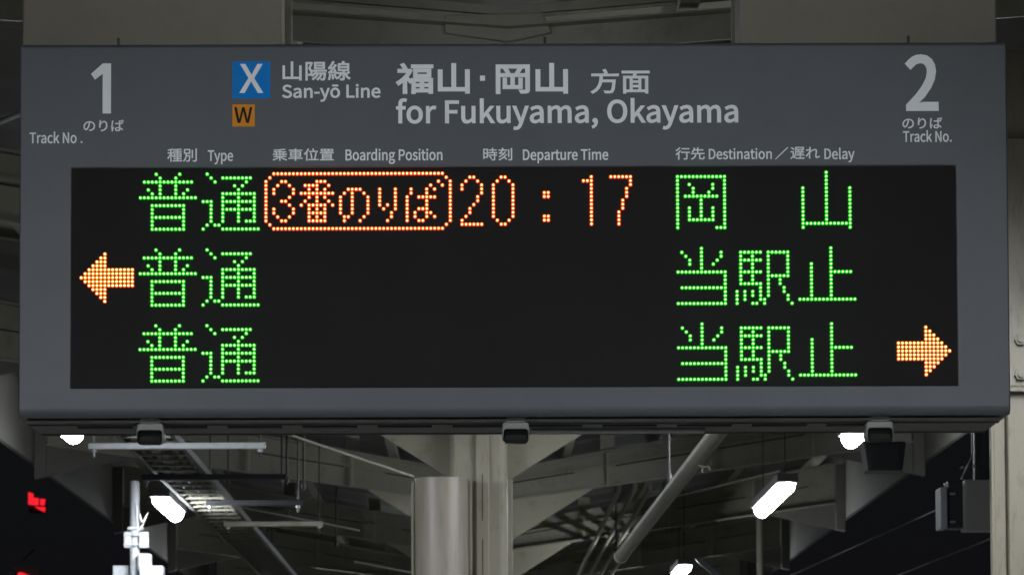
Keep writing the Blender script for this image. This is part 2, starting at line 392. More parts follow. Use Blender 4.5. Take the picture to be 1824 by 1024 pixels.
'方': (1000, '440,818 479,740 508,667 68,667 68,594 341,594 333,477 317,360 286,247 235,143 157,51 46,-23 77,-51 101,-82 223,4 309,110 365,231 398,361 756,361 729,112 691,12 671,2 643,0 474,7 493,-29 501,-66 597,-70 669,-69 718,-60 756,-34 803,90 835,398 838,434 410,434 423,594 936,594 936,667 514,667 585,698 554,770 512,846'),
'時': (1000, '445,209 520,120 572,33 636,72 581,158 505,244|631,841 631,721 421,721 421,654 631,654 631,527 379,527 379,459 763,459 763,346 384,346 384,279 763,279 763,10 759,-5 742,-9 608,-8 624,-44 633,-79 733,-77 796,-66 828,-41 837,9 837,279 954,279 954,346 837,346 837,459 964,459 964,527 705,527 705,654 922,654 922,721 705,721 705,841|291,416 291,185 146,185 146,416|291,484 146,484 146,706 291,706|76,775 76,35 146,35 146,117 362,117 362,775'),
'福': (1000, '133,809 176,733 210,662 271,692 237,760 193,834|533,598 819,598 819,488 533,488|466,659 466,427 889,427 889,659|409,791 409,726 942,726 942,791|635,300 635,196 483,196 483,300|703,300 863,300 863,196 703,196|635,137 635,30 483,30 483,137|703,137 863,137 863,30 703,30|55,652 55,584 308,584 252,486 181,396 102,317 19,253 40,222 58,185 125,239 192,303 192,-78 265,-78 265,354 371,238 413,296 413,-80 483,-80 483,-33 863,-33 863,-77 935,-77 935,362 413,362 413,301 285,416 350,518 401,628 360,655 346,652'),
'種': (1000, '433,535 433,214 641,214 641,142 422,142 422,82 641,82 641,3 365,3 365,-59 965,-59 965,3 713,3 713,82 931,82 931,142 713,142 713,214 926,214 926,535 713,535 713,602 946,602 946,664 713,664 713,738 837,753 944,771 898,828 674,797 409,779 427,721 641,732 641,664 391,664 391,602 641,602 641,535|500,350 641,350 641,270 500,270|713,350 857,350 857,270 713,270|500,479 641,479 641,400 500,400|713,479 857,479 857,400 713,400|361,826 216,780 43,744 65,687 212,712 212,558 49,558 49,488 202,488 124,314 28,172 67,103 143,219 212,365 212,-78 286,-78 286,353 377,229 422,288 286,426 286,488 411,488 411,558 286,558 286,729 354,747 413,768'),
'線': (1000, '523,530 837,530 837,441 523,441|523,674 837,674 837,587 523,587|182,189 197,77 204,-27 263,-16 254,87 238,198|84,197 65,71 35,-40 94,-62 123,53 145,186|275,208 303,123 322,43 377,61 356,139 327,223|885,345 833,288 772,230 745,287 724,347 724,381 909,381 909,734 682,734 724,823 641,841 607,734 453,734 453,381 653,381 653,3 650,-9 636,-12 534,-12 548,-46 556,-81 638,-79 690,-69 717,-43 724,3 724,192 808,59 915,-36 964,23 875,88 800,180 871,237 941,300|416,298 416,235 547,235 513,165 470,105 418,56 362,20 405,-32 478,20 543,90 595,179 631,285 587,300 575,298|66,240 122,256 314,287 325,229 386,247 364,348 329,460 271,446 301,346 157,327 275,481 380,652 315,690 240,556 137,547 217,674 287,813 217,842 147,686 89,590 61,553 35,535 59,466 95,476 198,490 115,378 75,333 41,311'),
'置': (1000, '651,748 820,748 820,658 651,658|417,748 582,748 582,658 417,658|189,748 348,748 348,658 189,658|190,427 190,6 57,6 57,-50 945,-50 945,6 808,6 808,427 495,427 509,486 922,486 922,545 520,545 531,603 895,603 895,802 117,802 117,603 454,603 446,545 68,545 68,486 436,486 424,427|262,6 262,68 734,68 734,6|262,275 734,275 734,217 262,217|262,320 262,376 734,376 734,320|262,172 734,172 734,113 262,113'),
'行': (1000, '435,780 435,708 927,708 927,780|267,841 163,726 35,622 79,562 218,678 339,811|391,504 391,432 728,432 728,17 722,0 702,-5 545,-3 561,-40 570,-77 689,-76 759,-66 794,-37 804,16 804,432 955,432 955,504|307,626 179,459 25,322 78,259 192,364 192,-83 266,-83 266,446 326,522 378,600'),
'車': (1000, '158,606 158,216 459,216 459,135 53,135 53,66 459,66 459,-83 536,-83 536,66 951,66 951,135 536,135 536,216 846,216 846,606 536,606 536,680 917,680 917,749 536,749 536,839 459,839 459,749 83,749 83,680 459,680 459,606|230,382 459,382 459,279 230,279|536,382 771,382 771,279 536,279|230,543 459,543 459,441 230,441|536,543 771,543 771,441 536,441'),
'遅': (1000, '70,735 168,668 246,600 297,652 217,717 118,780|355,802 355,551 353,448 342,337 317,226 272,124 333,89 380,197 407,318 420,440 423,551 423,600 923,600 923,802|423,746 851,746 851,656 423,656|465,361 465,306 644,306 644,233 415,233 415,175 644,175 644,52 715,52 715,175 946,175 946,233 715,233 715,306 901,306 901,361 715,361 715,431 927,431 927,488 803,488 859,579 793,600 733,488 609,488 624,494 599,546 561,598 504,576 534,533 557,488 440,488 440,431 644,431 644,361|252,490 54,490 54,420 179,420 179,101 111,56 39,-14 89,-79 162,8 222,46 265,26 320,-12 437,-56 594,-67 939,-57 948,-17 961,21 783,7 596,2 449,11 335,51 252,105'),
'陽': (1000, '514,612 807,612 807,532 514,532|514,743 807,743 807,666 514,666|445,800 445,475 880,475 880,800|357,415 357,353 489,353 413,238 312,150 361,102 424,156 482,221 566,221 472,90 351,-12 396,-61 530,62 635,221 720,221 648,77 545,-34 595,-77 707,53 787,221 854,221 838,55 817,-9 806,-17 789,-19 712,-15 724,-46 730,-78 821,-78 851,-71 875,-53 905,34 925,252 928,282 523,282 560,353 961,353 961,415|81,797 81,-80 148,-80 148,729 279,729 242,615 199,497 272,389 290,297 285,256 269,229 255,223 237,220 179,221 192,188 198,155 265,157 294,163 317,175 348,219 357,290 353,338 339,390 312,446 267,506 319,638 367,771 318,800 307,797'),
'面': (1000, '389,334 601,334 601,221 389,221|389,395 389,506 601,506 601,395|389,160 601,160 601,43 389,43|58,774 58,702 444,702 416,576 104,576 104,-80 176,-80 176,-27 820,-27 820,-80 896,-80 896,576 493,576 532,702 945,702 945,774|176,43 176,506 320,506 320,43|820,43 670,43 670,506 820,506'),}


def loops_of(ch):
    adv, s = GLYPHS[ch]
    return adv, [[tuple(float(c) for c in p.split(',')) for p in l.split(' ')] for l in s.split('|')]


def grow(loop, d):
    """move an outline outwards by d (outer loops and holes run opposite ways)"""
    n = len(loop)
    out = []
    for i in range(n):
        a, b, c = loop[i - 1], loop[i], loop[(i + 1) % n]
        e1 = Vector((b[0] - a[0], b[1] - a[1]))
        e2 = Vector((c[0] - b[0], c[1] - b[1]))
        if e1.length < 1e-9 or e2.length < 1e-9:
            out.append(b)
            continue
        n1 = Vector((e1.y, -e1.x)).normalized()
        n2 = Vector((e2.y, -e2.x)).normalized()
        k = max(0.45, 1 + n1.dot(n2))
        m = (n1 + n2) * (d / k)
        out.append((b[0] + m.x, b[1] + m.y))
    return out


def area(l):
    return sum(l[i - 1][0] * l[i][1] - l[i][0] * l[i - 1][1] for i in range(len(l))) / 2


def fill_mesh(loops, name, depth):
    """flat lettering with a real thickness: loops are (x, y) in metres, outer loops counter-clockwise"""
    vs, es = [], []
    for l in loops:
        o = len(vs)
        vs += [Vector((x, y)) * 1000.0 for x, y in l]
        es += [(o + i, o + (i + 1) % len(l)) for i in range(len(l))]
    V, E_, F_, _, _, _ = delaunay_2d_cdt(vs, es, [], 0, 1e-5)
    segs = [(vs[i], vs[j]) for i, j in es]
    keep = []
    for f in F_:
        cx = sum(V[i].x for i in f) / len(f)
        cy = sum(V[i].y for i in f) / len(f)
        wn = 0
        for p, q in segs:
            if (p.y <= cy) != (q.y <= cy):
                t = (q.x - p.x) * (cy - p.y) - (cx - p.x) * (q.y - p.y)
                if q.y > p.y and t > 0:
                    wn += 1
                elif q.y < p.y and t < 0:
                    wn -= 1
        if wn >= 1:
            keep.append(list(f))
    n = len(V)
    h = depth / 2
    verts = [(v.x / 1000, v.y / 1000, h) for v in V] + [(v.x / 1000, v.y / 1000, -h) for v in V]
    cnt = {}
    for f in keep:
        for i in range(len(f)):
            k = (f[i], f[(i + 1) % len(f)])
            cnt[k] = 1
    faces = keep + [[i + n for i in reversed(f)] for f in keep]
    for (i, j) in cnt:
        if (j, i) not in cnt:
            faces.append([j, i, i + n, j + n])
    me = bpy.data.meshes.new(name)
    me.from_pydata(verts, [], faces)
    bm = bmesh.new()
    bm.from_mesh(me)
    bmesh.ops.delete(bm, geom=[v for v in bm.verts if not v.link_faces], context='VERTS')
    bm.to_mesh(me)
    bm.free()
    return me


# ------------------------------------------------------------------ the departure board
YB = 10.0                                   # its face
tl, tr = P(37, 79, YB), P(1793, 76, YB)
bl, br = P(32, 742, YB), P(1799, 738, YB)
BX0, BX1 = (tl.x + bl.x) / 2, (tr.x + br.x) / 2
BZ1, BZ0 = (tl.z + tr.z) / 2, (bl.z + br.z) / 2
DEPTH = 0.41
YBK = YB + DEPTH
dl, dr = P(126.5, 495, YB), P(1704.5, 491, YB)
DX0, DX1 = dl.x, dr.x
DZ1, DZ0 = P(915, 297.5, YB).z, P(915, 689.5, YB).z
BC = Vector(((BX0 + BX1) / 2, YB + DEPTH / 2, BZ0))

board = thing('departure_board', 'grey hanging train departure board with green and amber lit rows', 'departure board', BC)


def rounded_profile(y0, y1, z0, z1, rt, rb, n=6):
    """(y, z) outline of the casing: front edges rounded"""
    pts = []
    for k in range(n + 1):                   # front bottom
        a = PI / 2 * k / n
        pts.append((y0 + rb - rb * math.sin(a), z0 + rb - rb * math.cos(a)))
    for k in range(n + 1):                   # front top
        a = PI / 2 * k / n
        pts.append((y0 + rt - rt * math.cos(a), z1 - rt + rt * math.sin(a)))
    for k in range(n + 1):                   # back top
        a = PI / 2 * k / n
        pts.append((y1 - rt + rt * math.sin(a), z1 - rt + rt * math.cos(a)))
    for k in range(n + 1):                   # back bottom
        a = PI / 2 * k / n
        pts.append((y1 - rb + rb * math.cos(a), z0 + rb - rb * math.sin(a)))
    return pts


RT, RB = 0.008, 0.016
prof = rounded_profile(YB, YBK, BZ0, BZ1, RT, RB)
casing = MB()
n = len(prof)
vs = [(BX0, y, z) for y, z in prof] + [(BX1, y, z) for y, z in prof]
sides = []
for i in range(n):
    j = (i + 1) % n
    y, z = prof[i]
    y2, z2 = prof[j]
    flat_front = abs(y - YB) < 1e-6 and abs(y2 - YB) < 1e-6
    if not flat_front:
        sides.append((i, j, j + n, i + n))
casing.add(vs, [list(range(n - 1, -1, -1)), list(range(n, 2 * n))])
casing.add(vs, sides, 0, False)
# front face as four strips round the display opening
za, zb = BZ0 + RB, BZ1 - RT
REC = 0.005
fv = [(BX0, YB, za), (BX1, YB, za), (BX1, YB, zb), (BX0, YB, zb), (DX0, YB, DZ0), (DX1, YB, DZ0), (DX1, YB, DZ1), (DX0, YB, DZ1),
      (DX0, YB + REC, DZ0), (DX1, YB + REC, DZ0), (DX1, YB + REC, DZ1), (DX0, YB + REC, DZ1)]
casing.add(fv, [(0, 1, 5, 4), (1, 2, 6, 5), (2, 3, 7, 6), (3, 0, 4, 7), (4, 5, 9, 8), (5, 6, 10, 9), (6, 7, 11, 10), (7, 4, 8, 11)])
cas = casing.build('casing', 'grey', board, 0.0025)
bm = bmesh.new()
bm.from_mesh(cas.data)
bmesh.ops.remove_doubles(bm, verts=bm.verts, dist=1e-5)
bmesh.ops.recalc_face_normals(bm, faces=bm.faces)
bm.to_mesh(cas.data)
bm.free()
# darker bottom pan with slots and two folded lips
pan = MB()
zp = BZ0 - 0.003
pan.box((BX0 + 0.012, YB + 0.045, zp - 0.004), (BX1 - 0.012, YBK - 0.012, zp))
for y in (YB + 0.10, YBK - 0.03):
    pan.box((BX0 + 0.012, y, zp - 0.007), (BX1 - 0.012, y + 0.006, zp - 0.0041))
bp = pan.build('bottom_pan', 'under', board)
sl = MB()
x = BX0 + 0.10
while x < BX1 - 0.2:
    sl.box((x, YB + 0.155, zp - 0.0065), (x + 0.105, YB + 0.20, zp - 0.004))
    x += 0.145
sl.build('vent_slots', 'slot', bp)
lip = MB().box((P(945, 760, 10.3).x, 10.26, zp - 0.012), (P(1255, 760, 10.3).x, 10.30, zp - 0.0045))
lip.build('cable_duct', 'galv', board, 0.003)
for px in (211, 970.5, 1618):
    q = P(px, 78, YB + 0.05)
    MB().tube([(q.x, YB + 0.05, BZ1 - 0.004), (q.x, YB + 0.05, BZ1 + 0.019)], 0.0026, 8).build('mounting_pin', 'rod', board)
for px, ww in ((113, 17), (150, 18), (191, 16), (914, 14), (950, 17), (1655, 20), (1700, 16)):
    q = P(px, 78, YB + 0.06)
    hw = ww / 938 / 2
    MB().prism([(q.x - hw, BZ1 - 0.002), (q.x - hw * 0.6, BZ1 + 0.0045), (q.x + hw * 0.6, BZ1 + 0.0045), (q.x + hw, BZ1 - 0.002)], YB + 0.05, YB + 0.07).build('bolt_head', 'rod', board)

disp = MB().box((DX0 + 0.0003, YB + REC - 0.0003, DZ0 + 0.0003), (DX1 - 0.0003, YB + REC + 0.006, DZ1 - 0.0003)).build('display_panel', 'face', board)
YD = YB + REC - 0.0003                        # display face

# ---- the lit rows
LED = {
    'a': "0:4,10;1:5,9;2:1-13;3:5,9;4:2,5,9,12;5:3,5,9,11;6:0-14;8:3-11;9:3,11;10:3,11;11:3-11;12:3,11;13:3,11;14:3-11",
    'b': "0:1;1:2,5-12;2:3,11;3:8,10;4:9;5:5-13;6:5,9,13;7:0-2,5-13;8:2,5,9,13;9:2,5-13;10:2,5,9,13;11:2,5,9,13;12:2,5,9,11-13;13:1,3,4;14:0,5-14",
    'frame': "0:2-45;1:1,46;2:0,47;3:0,47;4:0,47;5:0,47;6:0,47;7:0,47;8:0,47;9:0,47;10:0,47;11:0,47;12:0,47;13:1,46;14:2-45",
    '3': "2:4,5;3:3,6;4:2,7;5:2,7;6:6;7:4,5;8:6;9:2,7;10:2,7;11:3,6;12:4,5",
    'ban': "2:13-15;3:10-13,16;4:11,13,15;5:9-17;6:11,13,15;7:10,13,16;8:9,11-15,17;9:11,13,15;10:11-15;11:11,13,15;12:11-15",
    'no': "4:21-24;5:20,22,25;6:19,22,26;7:19,22,26;8:19,22,26;9:19,22,26;10:19,22,26;11:20,21,25;12:20,24",
    'ri': "4:29,33;5:29,33;6:29,33;7:29,33;8:29,31,33;9:30,33;10:32;11:32;12:31",
    'ba': "2:44;3:42,45;4:37,41,43;5:37,41;6:36,39-43;7:36,41;8:36,41;9:36,39-41;10:36,38,41,42;11:36,38,41,43;12:36,39,40",
    '2': "1:2,3;2:1,4;3:0,5;4:0,5;5:5;6:4;7:4;8:3;9:2;10:2;11:1;12:0;13:0-5",
    '0': "1:2,3;2:1,4;3:0,5;4:0,5;5:0,5;6:0,5;7:0,5;8:0,5;9:0,5;10:0,5;11:0,5;12:1,4;13:2,3",
    ':': "5:0,1;6:0,1;11:0,1;12:0,1",
    '1': "1:2;2:0-2;3:2;4:2;5:2;6:2;7:2;8:2;9:2;10:2;11:2;12:2;13:2",
    '7': "1:0-5;2:5;3:5;4:4;5:4;6:4;7:3;8:3;9:3;10:2;11:2;12:2;13:2",
    'oka': "1:0-12;2:0,12;3:0,3,9,12;4:0,4,9,12;5:0,4,8,12;6:0,2-10,12;7:0,6,12;8:0,6,12;9:0,3,6,9,12;10:0,3,6,9,12;11:0,3,6,9,12;12:0,3-9,12;13:0,12;14:0,10-12",
    'yama': "0:6;1:6;2:6;3:6;4:0,6,12;5:0,6,12;6:0,6,12;7:0,6,12;8:0,6,12;9:0,6,12;10:0,6,12;11:0,6,12;12:0,6,12;13:0-12;14:0,12",
    'tou': "0:6;1:1,6,11;2:2,6,11;3:3,6,10;4:3,6,9;5:6;6:0-12;7:12;8:12;9:12;10:1-12;11:12;12:12;13:12;14:0-12",
    'eki': "1:1-6,8-13;2:1,4,8,13;3:1-6,8,13;4:1,4,8,13;5:1,4,8,13;6:1-6,8,13;7:1,4,8-13;8:1,4,8,11;9:1-6,8,11;10:6,8,12;11:0,2,4,6,8,12;12:0,2,4,6,8,13;13:0,2,6,7,13;14:0,4,5,7,14",
    'shi': "0:8;1:8;2:8;3:8;4:3,8;5:3,8;6:3,8-13;7:3,8;8:3,8;9:3,8;10:3,8;11:3,8;12:3,8;13:0-14",
    'left': "1:6;2:5,6;3:4-6;4:3-6;5:2-13;6:1-13;7:0-13;8:1-13;9:2-13;10:3-6;11:4-6;12:5,6;13:6",
    'right': "1:7;2:7,8;3:7-9;4:7-10;5:0-11;6:0-12;7:0-13;8:0-12;9:0-11;10:7-10;11:7-9;12:7,8;13:7",
}
pa, pb = P(144.8, 494.5, YD), P(1691.4, 624.8, YD)
PITCH_X = (pb.x - pa.x) / 221.0
X0 = pa.x + 15 * PITCH_X
rowz = [P(250.5, 310.5 - 0.0, YD).z, P(250.3, 445.3, YD).z, P(249.9, 580.0, YD).z]
rowz = [z - 0.0004 for z in rowz]
zt1, zt2 = P(250.5, 310.5, YD).z, P(272, 300 + 822 / 7.6, YD).z
PITCH_Z = (zt1 - zt2) / 14.0
RC, RL = 0.00172, 0.0036                       # bright die, rim widened to the bloom around it


def led_dots(mb, x, z, kind):
    """one lit dot: a bright centre, a rim glowing as its bloom, an added glowing wall"""
    N = 12
    yt, ym, yb_ = YD - 0.0028, YD - 0.0024, YD - 0.0002
    ang = [2 * PI * (k + 0.5) / N for k in range(N)]
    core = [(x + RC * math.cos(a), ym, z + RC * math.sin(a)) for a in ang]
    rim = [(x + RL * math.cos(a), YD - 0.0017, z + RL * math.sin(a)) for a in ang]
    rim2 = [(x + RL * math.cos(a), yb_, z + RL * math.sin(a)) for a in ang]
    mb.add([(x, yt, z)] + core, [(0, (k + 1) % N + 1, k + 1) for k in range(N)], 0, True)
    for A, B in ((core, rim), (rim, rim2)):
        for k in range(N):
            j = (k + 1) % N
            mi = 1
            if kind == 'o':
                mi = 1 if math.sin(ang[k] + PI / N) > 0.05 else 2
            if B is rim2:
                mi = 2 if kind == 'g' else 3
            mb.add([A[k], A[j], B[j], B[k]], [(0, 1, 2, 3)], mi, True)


def led(key, row, col, kind, label):
    mb = MB()
    for part in LED[key].split(';'):
        r, cs = part.split(':')
        r = int(r)
        for c in cs.split(','):
            if '-' in c:
                a, b = c.split('-')
                rng = range(int(a), int(b) + 1)
            else:
                rng = [int(c)]
            for cc in rng:
                led_dots(mb, X0 + (col + cc) * PITCH_X, rowz[row] - r * PITCH_Z, kind)
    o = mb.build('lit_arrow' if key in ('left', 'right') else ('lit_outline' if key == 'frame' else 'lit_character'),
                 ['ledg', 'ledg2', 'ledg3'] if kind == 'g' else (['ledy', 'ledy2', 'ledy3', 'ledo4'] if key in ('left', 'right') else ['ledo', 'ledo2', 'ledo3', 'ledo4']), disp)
    o['label'] = label
    return o


for r, name in enumerate(('top', 'middle', 'bottom')):
    led('a', r, 0, 'g', 'green lit character reading 普 in the %s row' % name)
    led('b', r, 16, 'g', 'green lit character reading 通 in the %s row' % name)
led('frame', 0, 32, 'o', 'amber lit rounded outline in the top row')
for k, ch in (('3', '3'), ('ban', '番'), ('no', 'の'), ('ri', 'り'), ('ba', 'ば')):
    led(k, 0, 32, 'o', 'amber lit character reading %s inside the outline' % ch)
for k, c in (('2', 82), ('0', 90), (':', 103), ('1', 113), ('7', 120)):
    led(k, 0, c, 'o', 'amber lit %s of the departure time' % ('colon' if k == ':' else 'digit ' + k))
led('oka', 0, 137, 'g', 'green lit character reading 岡 in the top row')
led('yama', 0, 169, 'g', 'green lit character reading 山 in the top row')
for r, name in ((1, 'middle'), (2, 'bottom')):
    led('tou', r, 137, 'g', 'green lit character reading 当 in the %s row' % name)
    led('eki', r, 152, 'g', 'green lit character reading 駅 in the %s row' % name)
    led('shi', r, 168, 'g', 'green lit character reading 止 in the %s row' % name)
led('left', 1, -15, 'o', 'amber lit arrow pointing left')
led('right', 2, 193, 'o', 'amber lit arrow pointing right')

# ---- the printed lettering, measured on the photograph and laid on the face
YT = YB - 0.0008
PXM = 10.0 / F_PX                              # metres to one photo pixel on the face


def place_letters(loops, px0, py0, name, material, parent, yface=YT, label=None):
    """loops in pixels (x right, y up) from the point (px0, py0) of the photograph"""
    q = P(px0, py0, yface)
    if area(max(loops, key=lambda l: abs(area(l)))) < 0:
        loops = [l[::-1] for l in loops]
    me = fill_mesh([[(x * PXM, y * PXM) for x, y in l] for l in loops], name, 0.0008)
    me.materials.clear()
    me.materials.append(MT[material])
    o = bpy.data.objects.new(name, me)
    C.objects.link(o)
    o.parent = parent
    o.location = Vector((q.x, yface, q.z)) - parent_world(parent)
    o.rotation_euler = (PI / 2, 0, 0)
    if label:
        o['label'] = label
    return o


def text(s, x0, x1, ybase, h, weight, cjk=False, gaps=None, material='white', parent=None, yface=YT, ref=None):
    """x0..x1 ink extent; ybase baseline (Latin) or ink bottom (Japanese); h cap height or ink height"""
    loops, pen = [], 0.0
    for ch in s:
        if ch == ' ':
            pen += 230 if not gaps else gaps
            continue
        adv, ls = loops_of(ch)
        loops += [[(x + pen, y) for x, y in l] for l in ls]
        pen += adv
    xs = [p[0] for l in loops for p in l]
    ys = [p[1] for l in loops for p in l]
    sx = (x1 - x0 - 2 * weight) / (max(xs) - min(xs))
    if cjk:
        yb0 = min(ys)
        sy = (h - 2 * weight) / (max(ys) - yb0)
    else:
        yb0 = 0.0
        sy = (h - 2 * weight) / 656.0
    mx = min(xs)
    out = [[((x - mx) * sx + weight, (y - yb0) * sy + weight) for x, y in l] for l in loops]
    # outer loops of this face run one way; grow along that normal
    big = max(out, key=lambda l: abs(area(l)))
    if area(big) < 0:
        out = [l[::-1] for l in out]
    out = [grow(l, weight) for l in out]
    return place_letters(out, x0, ybase, 'lettering', material, parent or board, yface, 'lettering reading ' + s)


one = [[(36, 90.5), (21.3, 90.5), (0, 71.5), (7, 61), (21, 71.5), (21, 0), (36, 0)]]
place_letters(one, 161.8, 202.6, 'lettering', 'white', board, YT, 'large track number 1')
text('2', 1613.6, 1672.6, 198.2, 91, 3.2)
text('のりば', 148.5, 221, 234.5, 21, 0.35, True)
text('のりば', 1607.5, 1679, 229.7, 20.5, 0.35, True)
text('Track No', 52.5, 137, 255.6, 17.5, 0.42)
place_letters([[(0, 0), (3, 0), (3, 3.2), (0, 3.2)]], 143.6, 255, 'lettering', 'white', board, YT, 'full stop after the left track number caption')
text('Track No.', 1608.5, 1696, 253.2, 17.5, 0.42)
text('山陽線', 503, 625.5, 144.3, 35.5, 0.75, True)
text('San-yō Line', 502.4, 679.2, 175, 21.5, 0.75)
text('福山', 705.4, 838, 168, 56, 1.75, True)
place_letters([[(0, 0), (9, 0), (9, 9.4), (0, 9.4)]], 855, 144.4, 'lettering', 'white', board, YT, 'square dot between the two place names')
text('岡山', 883, 1013, 168, 56, 1.75, True)
text('方面', 1052, 1158.5, 167.5, 45, 0.9, True)
text('for Fukuyama, Okayama', 705.4, 1319.8, 220.3, 37.4, 1.15)
text('種別', 298, 351, 288.5, 24, 0.3, True)
text('Type', 370, 415.4, 287.2, 17.6, 0.38)
text('乗車位置', 485.4, 595.6, 287, 22.5, 0.3, True)
text('Boarding Position', 615.3, 789.3, 286.2, 17.8, 0.42)
text('時刻', 860.7, 912.8, 286.3, 23, 0.3, True)
text('Departure Time', 931.4, 1084.6, 285.5, 17.4, 0.42)
text('行先', 1203.3, 1255.8, 284.8, 22.3, 0.3, True)
text('Destination', 1262.5, 1375.8, 283.9, 16.8, 0.38)
place_letters([[(0, 0), (2.6, 0), (25, 21.4), (22.4, 21.4)]], 1380, 283.8, 'lettering', 'white', board, YT, 'slash between the last two captions')
text('遅れ', 1408, 1460.8, 283.8, 22.2, 0.3, True)
text('Delay', 1468.4, 1522.6, 283.8, 17.2, 0.4)


def badge(x0, x1, y0, y1, material, label):
    a, b = P(x0, y1, YB), P(x1, y0, YB)
    o = MB().box((a.x, YB - 0.0012, a.z), (b.x, YB - 0.0001, b.z)).build('line_badge', material, board)
    o['label'] = label
    return o


bx = badge(413.8, 481.6, 109.6, 175.8, 'blue', 'blue square badge with a white X')
text('X', 427, 468.6, 166.1, 47.2, 1.0, parent=bx, yface=YB - 0.0018)
bw = badge(414, 453.9, 186.4, 225.8, 'orange', 'orange square badge with a black W')
text('W', 417.3, 449.6, 219.4, 25.6, 0.5, material='black', parent=bw, yface=YB - 0.0018)

# ------------------------------------------------------------------ small sensors under the board
def sensor(px, label):
    c = P(px, 762, YB + 0.07)
    t = thing('motion_sensor', label, 'sensor', (c.x, YB + 0.09, BZ0 - 0.007), 'sensors under the board')
    hw = 0.0262
    z1 = BZ0 - 0.0085
    body = MB()
    pr = [(-hw * 0.93, 0), (hw * 0.93, 0), (hw, -0.012), (hw, -0.030), (hw * 0.8, -0.034), (-hw * 0.8, -0.034), (-hw, -0.030), (-hw, -0.012)]
    body.prism([(c.x + x, z1 + z) for x, z in pr], YB + 0.05, YB + 0.135)
    body.build('housing', 'box', t, 0.004, 3)
    cap = MB()
    prof = [(YB + 0.0385, z1 - 0.026), (YB + 0.044, z1 - 0.013), (YB + 0.056, z1 - 0.012), (YB + 0.09, z1 - 0.040), (YB + 0.048, z1 - 0.041), (YB + 0.040, z1 - 0.035)]
    cap.prism_x([(y, z) for y, z in prof], c.x - hw * 0.9, c.x + hw * 0.9)
    cap.build('lens', 'lens', t, 0.006, 4)
    MB().box((c.x - hw * 0.68, YB + 0.046, z1), (c.x + hw * 0.68, YB + 0.12, BZ0 - 0.0005)).build('bracket', 'galv', t)
    return t


sensor(268, 'small grey sensor under the board, left of the three and above the cable ladder')
sensor(918.5, 'small grey sensor with glossy dark lens in front of the central column')
sensor(1566, 'small grey sensor under the board beside the upper right lamp')

# ------------------------------------------------------------------ platform and night outside
tag(MB().box((-4.2, -14, -0.25), (4.2, 70, 0.0)).build('platform', 'floor', base=(0, 0, 0)), kind='structure')
tag(MB().box((-400, -300, -1.3), (400, 900, -1.2)).build('ground', 'ballast', base=(0, 0, 0)), kind='structure')

# ------------------------------------------------------------------ canopy
XC = P(857, 850, 20).x
HALF = 2.10


def zb(d):
    return 2.97 + 0.140 * d           # underside of the beams


def zt(d):
    return 3.10 + 0.185 * d           # top of the beams


